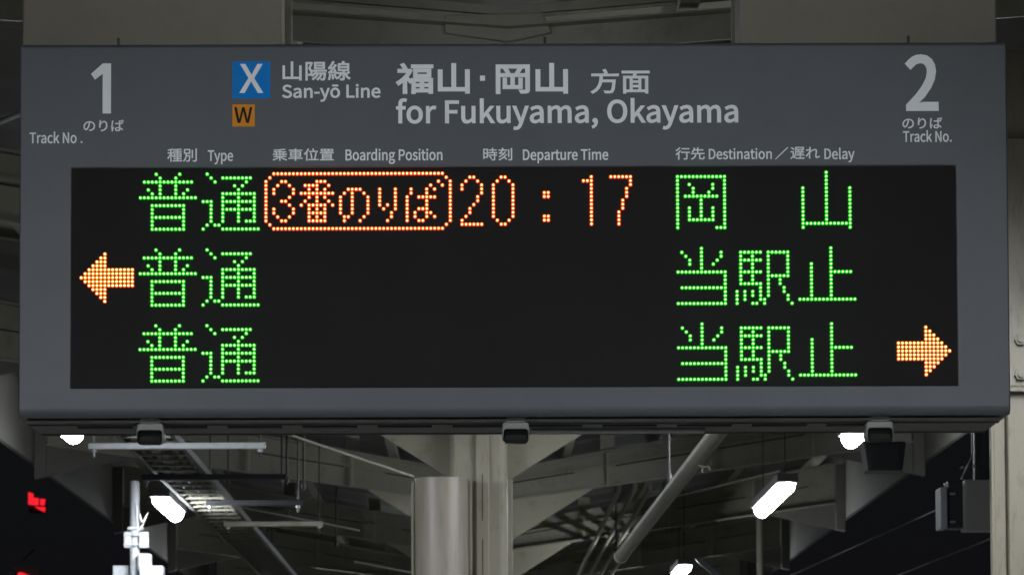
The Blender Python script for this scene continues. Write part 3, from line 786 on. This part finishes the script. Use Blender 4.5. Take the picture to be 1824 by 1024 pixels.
def frame_parts(Y, label, column=True):
    t = thing('canopy_column' if column else 'canopy_crossbeam', label, 'canopy column' if column else 'crossbeam', (XC, Y, 0), 'canopy columns along the platform' if column else None)
    for s in (-1, 1):
        web = MB()
        web.prism([(XC + s * 0.09, zb(0.09)), (XC + s * HALF, zb(HALF)), (XC + s * HALF, zt(HALF) - 0.004), (XC + s * 0.09, zt(0.09))], Y - 0.006, Y + 0.006)
        web.prism([(XC + s * 0.09, (zb(0.09) + zt(0.09)) / 2 + 0.012), (XC + s * 1.5, (zb(1.5) + zt(1.5)) / 2 + 0.012), (XC + s * 1.5, (zb(1.5) + zt(1.5)) / 2 + 0.026), (XC + s * 0.09, (zb(0.09) + zt(0.09)) / 2 + 0.022)], Y - 0.03, Y - 0.0061)
        wo = web.build('beam_web', 'beam', t)
        sl_ = MB()
        zm = lambda d: (zb(d) + zt(d)) / 2 + 0.004
        for d0, d1 in ((0.16, 0.46), (0.66, 1.08), (1.16, 1.58), (1.66, 1.95)):
            sl_.prism([(XC + s * d0, zm(d0)), (XC + s * d1, zm(d1)), (XC + s * d1, zm(d1) + 0.006), (XC + s * d0, zm(d0) + 0.006)], Y - 0.0085, Y - 0.0062)
        sl_.build('web_slots', 'slot', wo)
        fl = MB()
        for f, o in ((zb, -0.009), (zt, 0.0)):
            fl.prism([(XC + s * 0.09, f(0.09) + o), (XC + s * (HALF + 0.004), f(HALF) + o), (XC + s * (HALF + 0.004), f(HALF) + o + 0.009), (XC + s * 0.09, f(0.09) + o + 0.009)], Y - 0.05, Y + 0.05)
        fl.build('beam_flange', 'beam', t)
        for d in (0.62, 1.12, 1.62):
            k = MB()
            k.prism([(XC + s * (d - 0.004), zb(d) + 0.001), (XC + s * (d + 0.004), zb(d) + 0.001), (XC + s * (d + 0.004), zt(d) - 0.001), (XC + s * (d - 0.004), zt(d) - 0.001)], Y - 0.046, Y - 0.0305)
            k.build('stiffener', 'haunch', t)
            c_ = MB().box((XC + s * d - 0.035, Y - 0.012, zt(d) + 0.011), (XC + s * d + 0.035, Y - 0.004, zt(d) + 0.085))
            c_.build('purlin_cleat', 'haunch', t)
        h = MB()
        if column:
            h.prism([(XC + s * 0.085, zb(0.085) - 0.0095), (XC + s * 0.55, zb(0.55) - 0.0095), (XC + s * 0.085, 2.745)], Y - 0.022, Y + 0.022)
        if column:
            h.build('haunch', 'haunch', t)
        e = MB()
        e.prism([(XC + s * (HALF + 0.006), zb(HALF) - 0.16), (XC + s * (HALF + 0.06), zb(HALF) - 0.17), (XC + s * (HALF + 0.06), zt(HALF)), (XC + s * (HALF + 0.006), zt(HALF))], Y - 0.05, Y + 0.05)
        e.prism([(XC + s * (HALF + 0.005), zb(HALF) - 0.16), (XC + s * (HALF + 0.005), zb(HALF) - 0.0092), (XC + s * (HALF - 0.42), zb(HALF - 0.42) - 0.0092)], Y - 0.008, Y + 0.008)
        e.build('end_bracket', 'edge', t)
    if not column:
        return t
    col = MB()
    hw = 0.1
    col.box((XC - hw - 0.02, Y - 0.11, 0), (XC + hw, Y + 0.085, zb(0) + 0.1))
    col.build('column_shaft', 'beige', t, 0.03, 4)
    pl = MB().box((XC - hw - 0.022, Y + 0.09, 0), (XC + hw + 0.02, Y + 0.105, 2.9))
    pl.build('column_flange', 'beige', t, 0.003)
    strip = MB().box((XC - 0.02, Y - 0.128, 0), (XC + 0.03, Y - 0.1105, zb(0) + 0.05))
    st = strip.build('cover_strip', 'beige', t, 0.004)
    sl = MB()
    for z0, z1 in ((2.60, 2.775), (2.30, 2.53), (1.6, 2.2)):
        sl.box((XC + 0.003, Y - 0.129, z0), (XC + 0.0062, Y - 0.1275, z1))
    sl.build('strip_gap', 'slot', st)
    return t


STEP = 5.56
fr = frame_parts(20.0, 'nearest beige column and canopy frame seen under the middle of the board')
labels = {1: 'second canopy frame, its beam and haunch ending at the near column', 2: 'third canopy frame with dim beams crossing behind the near column',
          3: 'fourth canopy frame, far and dim above the lower right lamp', 4: 'fifth canopy frame far down the platform', 5: 'sixth canopy frame at the far end of the platform'}
frame_parts(20.0 - STEP, 'canopy crossbeam hidden for the most part behind the departure board', False)
for k in (1, 2, 3, 4, 5):
    copy_thing(fr, (0, STEP * k, 0), labels[k])

# lighter rafters half way between the frames
def rafter(Y, label):
    t = thing('canopy_rafter', label, 'rafter', (XC, Y, 3.2), 'light rafters between the canopy frames')
    for s in (-1, 1):
        b = MB()
        b.prism([(XC + s * 0.0, 3.145), (XC + s * HALF, 3.145 + 0.165 * HALF), (XC + s * HALF, zt(HALF) + 0.01), (XC, 3.22)], Y - 0.004, Y + 0.004)
        b.prism([(XC + s * 0.0, 3.138), (XC + s * HALF, 3.138 + 0.165 * HALF), (XC + s * HALF, 3.145 + 0.165 * HALF), (XC, 3.145)], Y - 0.035, Y + 0.035)
        b.build('rafter_arm', 'beam', t)
    return t


ra = rafter(20 - 1.5 * STEP, 'light rafter meeting in a shallow V just above the board')
for k, lb in ((1, 'light rafter between the board and the near column'), (2, 'light rafter between the near column and the second frame'),
              (3, 'light rafter between the second and third frames'), (4, 'light rafter between the third and fourth frames'), (5, 'light rafter between the two farthest frames')):
    copy_thing(ra, (0, STEP * k, 0), lb)

roof = thing('canopy_roof', 'low V shaped platform canopy roof of painted sheet over the board', 'canopy roof', (XC, 20, 3.2))
RY0, RY1 = -9.0, 50.0
for s in (-1, 1):
    sh = MB()
    N = 220
    vs, fs = [], []
    for i in range(N + 1):
        y = RY0 + (RY1 - RY0) * i / N
        o = 0.03 if (i // 2) % 2 else 0.0
        for d in (0.0, HALF + 0.1):
            vs.append((XC + s * d, y, 3.235 + 0.185 * d + o))
    for i in range(N):
        fs.append((2 * i, 2 * i + 1, 2 * i + 3, 2 * i + 2))
    sh.add(vs, fs)
    sh.build('roof_sheet', 'sheet', roof)
    fa = MB().box((XC + s * (HALF + 0.064), RY0, 3.17), (XC + s * (HALF + 0.085), RY1, 3.70))
    fa.build('fascia', 'edge', roof)
    for d in (0.42, 0.95, 1.48, 1.98):
        MB().box((XC + s * d - 0.02, RY0, zt(d) + 0.0125), (XC + s * d + 0.02, RY1, zt(d) + 0.06)).build('purlin', 'beam', roof)

t = thing('valley_beam', 'broad shallow V beam crossing just above the board between the hanger panels', 'beam', (P(905, 60, 10.8).x, 10.8, 3.2))
xm = P(905, 60, 10.8).x
for s in (-1, 1):
    m_ = MB()
    for (pa_, pb_, k, y0, y1) in ((100, 44, 0.075, 10.72, 10.735), (47, 44, 0.075, 10.66, 10.7199), (36, 30, 0.085, 10.78, 10.90), (28, 12, 0.085, 10.80, 10.815)):
        za_, zb_ = P(905, pa_, y0).z, P(905, pb_, y0).z
        m_.prism([(xm, za_), (xm + s * 1.5, za_ + k * 1.5), (xm + s * 1.5, zb_ + k * 1.5), (xm, zb_)], y0, y1)
    m_.build('beam_arm', 'beam', t)
g = MB()
g.prism([(xm - 0.13, P(905, 60, 10.71).z), (xm, P(905, 76, 10.71).z), (xm + 0.09, P(905, 60, 10.71).z), (xm + 0.07, P(905, 24, 10.71).z), (xm - 0.13, P(905, 28, 10.71).z)], 10.70, 10.7195)
g.build('joint_plate', 'beam', t, 0.003)

# ------------------------------------------------------------------ hanger boxes above the board
def hanger(px0, px1, label, Y=10.12):
    a, b = P(px0, 40, Y), P(px1, 40, Y)
    t = thing('hanger_box', label, 'hanger', ((a.x + b.x) / 2, Y + 0.1, BZ1), 'hangers carrying the board')
    MB().box((a.x, Y, BZ1 - 0.001), (b.x, Y + 0.16, 3.62)).build('panel', 'hanger', t, 0.004)
    MB().box((a.x - 0.006, Y + 0.162, BZ1 + 0.0005), (b.x + 0.014, Y + 0.19, 3.6)).build('back_plate', 'beam', t, 0.002)
    return t


hanger(40, 502, 'wide beige hanger panel above the left end of the board')
hanger(1316, 1775, 'wide beige hanger panel above the right end of the board')

# ------------------------------------------------------------------ half round pipe cover in front of the column
t = thing('pipe_cover', 'rounded satin metal pipe cover standing left of the near column', 'pipe cover', (P(788, 900, 19.7).x, 19.7, 0))
cx = P(787, 900, 19.7).x
ztop = P(787, 851, 19.7).z
R = 0.1005
arc = [(cx + R * math.cos(a), 19.72 - R * 1.05 * math.sin(a)) for a in [PI * k / 24 for k in range(25)]]
MB().prism_z(arc + [(cx - R, 19.86), (cx + R, 19.86)], 0, ztop, smooth=True).build('half_round_shell', 'steel', t)
for x0, x1 in ((-0.114, -0.1045), (0.103, 0.112)):
    MB().box((cx + x0, 19.70, 0), (cx + x1, 19.88, ztop - 0.012)).build('edge_strip', 'beige', t, 0.002)

# ------------------------------------------------------------------ lamps: two rows down the platform
def lamp(s, y0, y1, label, x=None, z=2.842):
    x = XC + s * 1.345 if x is None else x
    t = thing('strip_lamp', label, 'lamp', (x, (y0 + y1) / 2, z), 'strip lamps in two rows under the canopy')
    MB().box((x - 0.045, y0, z + 0.022), (x + 0.045, y1, z + 0.06)).build('lamp_housing', 'lampcase', t, 0.004)
    n = 2 if y1 - y0 > 1.8 else 1
    L = (y1 - y0) / n
    for i in range(n):
        a, b = y0 + i * L + 0.02, y0 + (i + 1) * L - 0.02
        N = 12
        secs = [(a, 0.35), (a + 0.012, 0.72), (a + 0.035, 0.93), (a + 0.07, 1.0), (b - 0.07, 1.0), (b - 0.035, 0.93), (b - 0.012, 0.72), (b, 0.35)]
        vs, fs = [], []
        for yy, k_ in secs:
            vs += [(x + 0.036 * k_ * math.cos(PI + PI * k / N), yy, z + 0.021 + 0.045 * k_ * math.sin(PI + PI * k / N)) for k in range(N + 1)]
        m1 = N + 1
        for q in range(len(secs) - 1):
            fs += [(q * m1 + k, q * m1 + k + 1, (q + 1) * m1 + k + 1, (q + 1) * m1 + k) for k in range(N)]
            fs.append((q * m1 + N, q * m1, (q + 1) * m1, (q + 1) * m1 + N))
        fs += [list(range(m1)), list(range((len(secs) - 1) * m1, len(secs) * m1))]
        MB().add(vs, fs).build('diffuser', 'tube', t)
    for y in (y0 + 0.2, y1 - 0.2):
        MB().tube([(x, y, z + 0.06), (x, y, zt(1.345) + 0.09)], 0.0032, 6).build('hanger_rod', 'rod', t)
    return t


LAMPS = [(-1, 17.6, 18.8, 'bright strip lamp tucked under the lower left corner of the board', -1.43), (-1, 22.75, 24.1, 'bright strip lamp right of the white pole', -1.368, 2.83),
         (1, 17.9, 19.2, 'bright strip lamp beside the right sensor under the board'), (1, 22.05, 24.15, 'long bright strip lamp in two sections at lower right', 1.308),
         (1, 30.3, 31.5, 'strip lamp cut by the bottom edge, right of the column', 1.205)]
for s in (-1, 1):
    sd = 'left' if s < 0 else 'right'
    for y, d in ((7.55, 'closest in front of the board'), (5.6, 'second in front of the board'), (3.6, 'third in front of the board'), (1.2, 'near the viewer'), (-2.4, 'behind the viewer'), (-7.0, 'farthest behind the viewer')):  # unseen rows, packed closer before the board to brighten its face
        LAMPS.append((s, y - 0.6, y + 0.65, 'unseen strip lamp in the %s row, %s' % (sd, d)))
    LAMPS.append((s, 12.6 if s < 0 else 11.3, 13.85 if s < 0 else 12.55, 'strip lamp in the %s row, just outside the view past the board' % sd))
    LAMPS.append((s, 36.5, 37.75, 'strip lamp in the %s row, far along the platform' % sd))
LAMPS.append((-1, 33.2, 34.4, 'strip lamp in the left row below the picture'))
for a in LAMPS:
    lamp(*a)

# ------------------------------------------------------------------ cable ladder and its hangers on the left
zl = 2.862
t = thing('cable_ladder', 'dark cable ladder tray running under the canopy on the left', 'cable ladder', (-1.19, 20, zl))
for x in (-1.292, -1.096):
    MB().box((x - 0.008, 16.6, zl), (x + 0.008, 37, zl + 0.028)).build('rail', 'rod', t)
y = 16.7
while y < 37:
    MB().box((-1.2835, y, zl + 0.002), (-1.1045, y + 0.045, zl + 0.011)).build('rung', 'beam', t)
    y += 0.34
for Y, x0, x1, m, lb in ((19.3, -1.42, -0.77, 'galv', 'bright metal strut bar with a bolt near the left lamp'), (21.25, -1.35, -0.763, 'dark', 'dark strut bar under the cable ladder above the white pole'),
                         (25.07, -1.20, -0.725, 'beam', 'thin grey strut bar, lowest of those under the cable ladder'), (23.2, -1.19, -0.763, 'dark', 'dark strut bar behind the pole lamp under the ladder')):
    t = thing('strut_bar', lb, 'strut bar', ((x0 + x1) / 2, Y, zl - 0.03), 'strut bars under the cable ladder')
    b = MB()
    b.box((x0, Y - 0.02, zl - 0.026), (x1, Y + 0.02, zl - 0.003))
    b.build('bar', m, t, 0.002)
    for x in (x0 + 0.02, x1 - 0.02):
        MB().tube([(x, Y, zl - 0.055), (x, Y, zt(abs(x)) + 0.02)], 0.0045, 6).build('threaded_rod', 'rod' if x > -1.3 else 'galv', t)
        MB().tube([(x, Y, zl - 0.036), (x, Y, zl - 0.0265)], 0.011, 6).build('nut', 'galv', t)

for x, r, lb in ((-1.25, 0.011, 'black cable lying along the left side of the cable ladder'), (-1.19, 0.014, 'thick black cable lying along the middle of the cable ladder'), (-1.14, 0.009, 'thin black cable lying along the right side of the cable ladder')):
    pts = [(x + 0.012 * math.sin(i * 1.3 + r * 900), 16.7 + i * 0.68, zl + 0.0115 + r) for i in range(30)]
    tag(MB().tube(pts, r, 8).build('cable', 'rod', base=(x, 16.7, zl)), lb, 'cable', 'cables on the ladder')
for (x0, y0, Y0, x1, y1, Y1, lb) in ((498, 768, 21.0, 736, 848, 23.2, 'pale bracing rod slanting down to the pipe cover under the board'), (410, 899, 27.0, 640, 944, 29.0, 'thin bracing rod slanting down left of the pipe cover, below the strut bars'),
                                     (630, 999, 34.0, 738, 1020, 36.0, 'lowest thin bracing rod beside the foot of the pipe cover'), (1200, 884, 26.5, 1390, 838, 24.6, 'thin bracing rod slanting up behind the slanting conduit')):
    a, b = P(x0, y0, Y0), P(x1, y1, Y1)
    tag(MB().tube([a, b], 0.0055, 8).build('bracing_rod', 'haunch', base=a), lb, 'bracing rod', 'bracing rods under the canopy')

# ------------------------------------------------------------------ conduit on the right with its clip, and smaller hanging rods
a, b = P(1284, 762, 13.2), P(1106, 990, 18.3)
t = thing('conduit_pipe', 'slanting grey conduit pipe crossing the right half under the board', 'pipe', (a + b) / 2)
d = (b - a)
e0 = a - d * 0.02
MB().tube([e0 + Vector((0, -0.06, 0.5)), e0 + Vector((0, -0.06, 0.07)), e0 + Vector((0, -0.03, 0.015)), a, b], 0.0225, 16).build('pipe', 'pipe', t)
MB().tube([b - d * 0.015, b + d * 0.003], 0.0245, 16).build('collar', 'galv', t)
c = a + d * 0.17
MB().tube([(c.x - 0.004, c.y - 0.012, c.z - 0.024), (c.x + 0.014, c.y - 0.012, c.z - 0.03), (c.x + 0.024, c.y - 0.01, c.z - 0.026), (c.x + 0.03, c.y - 0.01, c.z - 0.036)], 0.0035, 6).tube([(c.x + 0.008, c.y - 0.01, c.z - 0.026), (c.x + 0.01, c.y - 0.01, c.z - 0.045)], 0.003, 6).build('pipe_tie', 'haunch', t)

for (px, y0, y1, Y, lb) in ((511, 766, 862, 21.4, 'thin dark hanging rod, left of the pair beside the cable ladder'), (541, 792, 874, 22.6, 'thin dark hanging rod, right of the pair beside the cable ladder'),
                            (1191, 770, 858, 19.0, 'thin dark hanging rod behind the slanting conduit'), (1097, 905, 985, 27.0, 'short thin dark rod left of the conduit foot'),
                            (599, 890, 975, 30.0, 'far thin dark rod left of the pipe cover')):
    p, q = P(px, y0, Y), P(px, y1, Y)
    o = MB().tube([(p.x, Y, p.z + 0.25), (p.x, Y, q.z)], 0.005, 6)
    o.tube([(p.x, Y, q.z + 0.01), (p.x, Y, q.z + 0.03)], 0.012, 6)
    tag(o.build('hanging_rod', 'rod', base=(p.x, Y, q.z)), lb, 'rod', 'thin rods hanging from the canopy')

for x in (0.70, 0.78, 0.86, 0.94):
    z = 3.035 + 0.14 * (x - 0.7)
    tag(MB().tube([(x, 25.72, z + 0.03), (x, 25.76, z), (x, 44, z)], 0.012, 8).build('cable_conduit', 'beam', base=(x, 25.7, z)),
        'one of four thin conduits running away under the canopy beyond the second frame', 'conduit', 'four conduits under the right side of the canopy')

# ------------------------------------------------------------------ white pole with plates and boxes on the left
Yp = 24.25
px_ = P(240, 900, Yp).x
ptop = P(240, 856, Yp).z
t = thing('equipment_pole', 'white painted pole with bracket plates and boxes below the left lamp', 'pole', (px_, Yp, 0))
MB().tube([(px_, Yp, 0), (px_, Yp, ptop - 0.01), (px_, Yp, ptop)], [0.0225, 0.0225, 0.016], 16).build('pole', 'pole', t)
for x0, x1, lbl in ((221, 233, None), (248, 265, None)):
    a, b = P(x0, 975, Yp - 0.03), P(x1, 947, Yp - 0.03)
    o = MB().box((a.x, Yp - 0.034, a.z), (b.x, Yp - 0.028, b.z))
    o.build('bracket_plate', 'pole', t, 0.002)
for yy in (953, 970):
    a, b = P(221, yy + 1.5, Yp), P(265, yy - 1.5, Yp)
    MB().box((a.x, Yp - 0.041, a.z), (b.x, Yp - 0.0345, b.z)).build('bolt_rail', 'galv', t, 0.001)
a, b = P(246, 1006, Yp), P(270, 986, Yp)
MB().box((a.x, Yp - 0.06, a.z - 0.03), (b.x, Yp + 0.05, b.z)).build('terminal_box', 'pole', t, 0.008, 3)
a, b = P(200, 1040, Yp), P(233, 1006, Yp)
MB().box((a.x, Yp + 0.03, a.z), (b.x, Yp + 0.04, b.z)).build('mounting_plate', 'pole', t, 0.003)
a, b = P(250, 1040, Yp), P(292, 1008, Yp)
MB().box((a.x, Yp - 0.08, a.z - 0.05), (b.x, Yp + 0.08, b.z)).build('switch_box', 'pole', t, 0.006, 3)
pts = [P(249, 915, Yp - 0.03), P(252, 930, Yp - 0.03), P(258, 925, Yp - 0.03), P(263, 912, Yp - 0.03), P(255, 933, Yp - 0.03), P(246, 945, Yp - 0.03), P(243, 900, Yp - 0.03)]
cu = []
for i in range(len(pts) - 1):
    for k in range(4):
        cu.append(pts[i].lerp(pts[i + 1], k / 4))
MB().tube(cu + [pts[-1]], 0.004, 6).build('loose_cable', 'cable', t)
a, b = P(228, 942, Yp), P(256, 938, Yp)
MB().box((a.x, Yp - 0.035, a.z - 0.004), (b.x, Yp + 0.03, b.z)).build('clamp', 'galv', t, 0.002)

# ------------------------------------------------------------------ dark loudspeakers hanging in the rows
def speaker(px0, px1, py0, py1, Y, label):
    a, b = P(px0, py1, Y), P(px1, py0, Y)
    t = thing('loudspeaker', label, 'loudspeaker', ((a.x + b.x) / 2, Y, b.z))
    m = (a.x + b.x) / 2
    MB().prism([(a.x + 0.012, a.z), (b.x - 0.012, a.z), (b.x, b.z), (a.x, b.z)], Y, Y + 0.17).build('cabinet', 'dark', t, 0.006)
    MB().box((a.x + 0.02, Y - 0.004, a.z + 0.012), (b.x - 0.02, Y - 0.0005, b.z - 0.012)).build('grille', 'dark', t, 0.001)
    MB().tube([(m, Y + 0.08, b.z), (m, Y + 0.08, 3.45)], 0.012, 8).build('hanger_tube', 'dark', t)


speaker(1538, 1614, 786, 838, 16.4, 'dark boxy loudspeaker hanging below the right sensor')

# ------------------------------------------------------------------ right: steel column with splice plate, and an equipment box
Yc = 13.0
a = P(1771, 900, Yc)
b = P(1796, 900, Yc)
t = thing('steel_column', 'beige painted steel column with bolts at the right edge', 'column', (b.x + 0.12, Yc, 0))
MB().box((b.x + 0.001, Yc, 0), (b.x + 0.30, Yc + 0.22, 3.42)).build('shaft', 'pillar', t, 0.004)
MB().box((a.x, Yc + 0.05, 0), (b.x, Yc + 0.062, 3.40)).build('flange', 'pillar', t, 0.003)
MB().box((a.x - 0.003, Yc + 0.035, 0), (a.x + 0.006, Yc + 0.08, 3.40)).build('flange_lip', 'pillar', t, 0.002)
zs = P(1810, 690, Yc).z
MB().box((b.x - 0.002, Yc - 0.028, zs), (b.x + 0.31, Yc - 0.001, zs + 0.62)).build('splice_plate', 'pillar', t, 0.004)
MB().box((b.x - 0.004, Yc - 0.034, zs - 0.012), (b.x + 0.312, Yc - 0.001, zs - 0.0005)).build('plate_edge', 'beam', t, 0.002)
for py in (605, 667):
    q = P(1817, py, Yc - 0.03)
    for dx in (0, 0.09):
        MB().tube([(q.x + dx, Yc - 0.045, q.z), (q.x + dx, Yc - 0.029, q.z)], 0.0145, 6).tube([(q.x + dx, Yc - 0.054, q.z), (q.x + dx, Yc - 0.045, q.z)], 0.008, 8).build('bolt', 'beam', t)

Ye = 16.0
t = thing('equipment_box', 'grey hanging equipment box with clamps beside the right column', 'equipment box', (P(1720, 900, Ye).x, Ye, P(1720, 945, Ye).z))
a, b = P(1686, 942, Ye), P(1712, 858, Ye)
MB().box((a.x, Ye - 0.05, a.z), (b.x, Ye + 0.08, b.z)).build('terminal_case', 'dark', t, 0.004)
a, b = P(1672, 942, Ye), P(1684, 869, Ye)
MB().box((a.x, Ye - 0.06, a.z), (b.x, Ye + 0.10, b.z)).build('cover_plate', 'pole', t, 0.003)
a, b = P(1715, 946, Ye), P(1768, 856, Ye)
MB().box((a.x, Ye - 0.075, a.z), (b.x, Ye + 0.08, b.z)).build('main_case', 'box', t, 0.005, 3)
for py in (879, 929):
    a = P(1692, py + 2, Ye - 0.055)
    MB().box((a.x, Ye - 0.066, a.z), (a.x + 0.016, Ye - 0.0505, a.z + 0.007)).build('latch', 'galv', t, 0.001)
a, b = P(1735, 852, Ye), P(1758, 765, Ye)
MB().box((a.x, Ye - 0.02, a.z - 0.006), (b.x, Ye + 0.03, 3.5)).build('hanger_channel', 'dark', t, 0.003)
a, b = P(1712, 853, Ye - 0.04), P(1732, 812, Ye - 0.04)
MB().tube([a, a.lerp(b, 0.5) + Vector((-0.002, 0, 0)), b, (b.x, b.y, b.z + 0.12)], 0.0035, 6).build('lead_wire', 'cable', t)
for x, yv in ((1710, 834), (1732, 831)):
    q = P(x, yv, Ye - 0.04)
    MB().tube([q, q + Vector((0.01, 0, 0.005))], 0.004, 6).build('clip', 'galv', t)

# ------------------------------------------------------------------ distant red lit signs on the left
Yr = 46.0
a, b = P(51.5, 911.5, Yr), P(80.5, 889, Yr)
t = thing('lit_sign', 'dark far sign with red lit strokes at lower left', 'sign', ((a.x + b.x) / 2, Yr, a.z))
MB().box((a.x, Yr, a.z), (b.x, Yr + 0.2, b.z)).build('sign_case', 'slot', t, 0.01)
seg = MB()
for poly in ([(51, 876), (59.5, 879), (59.5, 886), (69, 887), (68.5, 900), (51, 898)], [(72, 888), (81, 889), (79, 900), (71.5, 899)], [(61, 902), (81, 903), (80, 912), (72, 908)]):
    q = [P(x, y, Yr) for x, y in poly]
    seg.prism([(v.x, v.z) for v in q], Yr - 0.03, Yr - 0.001)
seg.build('lit_strokes', 'red', t)
Yr2 = 40.0
q = [P(x, y, Yr2) for x, y in ((33, 1020), (38, 1018.5), (52, 1024), (60, 1040), (30, 1040))]
t = thing('signal_lamp', 'red signal light at the bottom left corner', 'signal', (q[0].x, Yr2, q[0].z - 0.2))
MB().prism([(v.x, v.z) for v in q], Yr2 - 0.05, Yr2 - 0.001).build('red_lens', 'red', t)
MB().box((q[0].x - 0.03, Yr2, q[0].z - 0.3), (q[0].x + 0.17, Yr2 + 0.15, q[0].z + 0.05)).tube([(q[0].x + 0.06, Yr2 + 0.1, -1.2), (q[0].x + 0.06, Yr2 + 0.1, q[0].z - 0.28)], 0.05, 8).build('signal_case', 'slot', t)

# ------------------------------------------------------------------ overhead wires over the right hand track, one on the left
for (x0, y0, Y0, x1, y1, Y1, r, lb) in ((1775, 955, 24, 1380, 1110, 40, 0.0035, 'upper overhead wire in the dark at lower right'), (1775, 860, 20, 1440, 1010, 34, 0.003, 'overhead wire passing behind the equipment box'),
                                        (48, 990, 40, 12, 1024, 36, 0.005, 'short wire in the dark at lower left')):
    a, b = P(x0, y0, Y0), P(x1, y1, Y1)
    d = b - a
    tag(MB().tube([a - d * 0.4, a, b, b + d * 0.6], r, 6).build('overhead_wire', 'wire', base=a), lb, 'wire', 'overhead wires beyond the canopy')

# ------------------------------------------------------------------ small things in the lower background
p, q = P(1353, 945, 26), P(1353, 1060, 26)
tag(MB().tube([(p.x, 26, p.z + 0.1), (p.x, 26, 0)], 0.017, 10).build('support_post', 'beige', base=(p.x, 26, 0)), 'slim pale post below the long right lamp', 'post')
a, b = P(1242, 994, 30), P(1290, 1034, 30)
tag(MB().bar(a, b + (b - a) * 0.6, 0.03, 0.03).build('diagonal_brace', 'pole', base=a), 'pale diagonal brace near the bottom edge right of centre', 'brace')
a, b = P(-40, 236, 9.6), P(33, 203, 10.9)
a, b = P(-60, 242, 12.0), P(60, 193, 12.0)
tag(MB().tube([a, b], 0.0065, 10).build('bright_conduit', 'galv', base=a), 'thin bright metal conduit at the left edge behind the board', 'conduit')
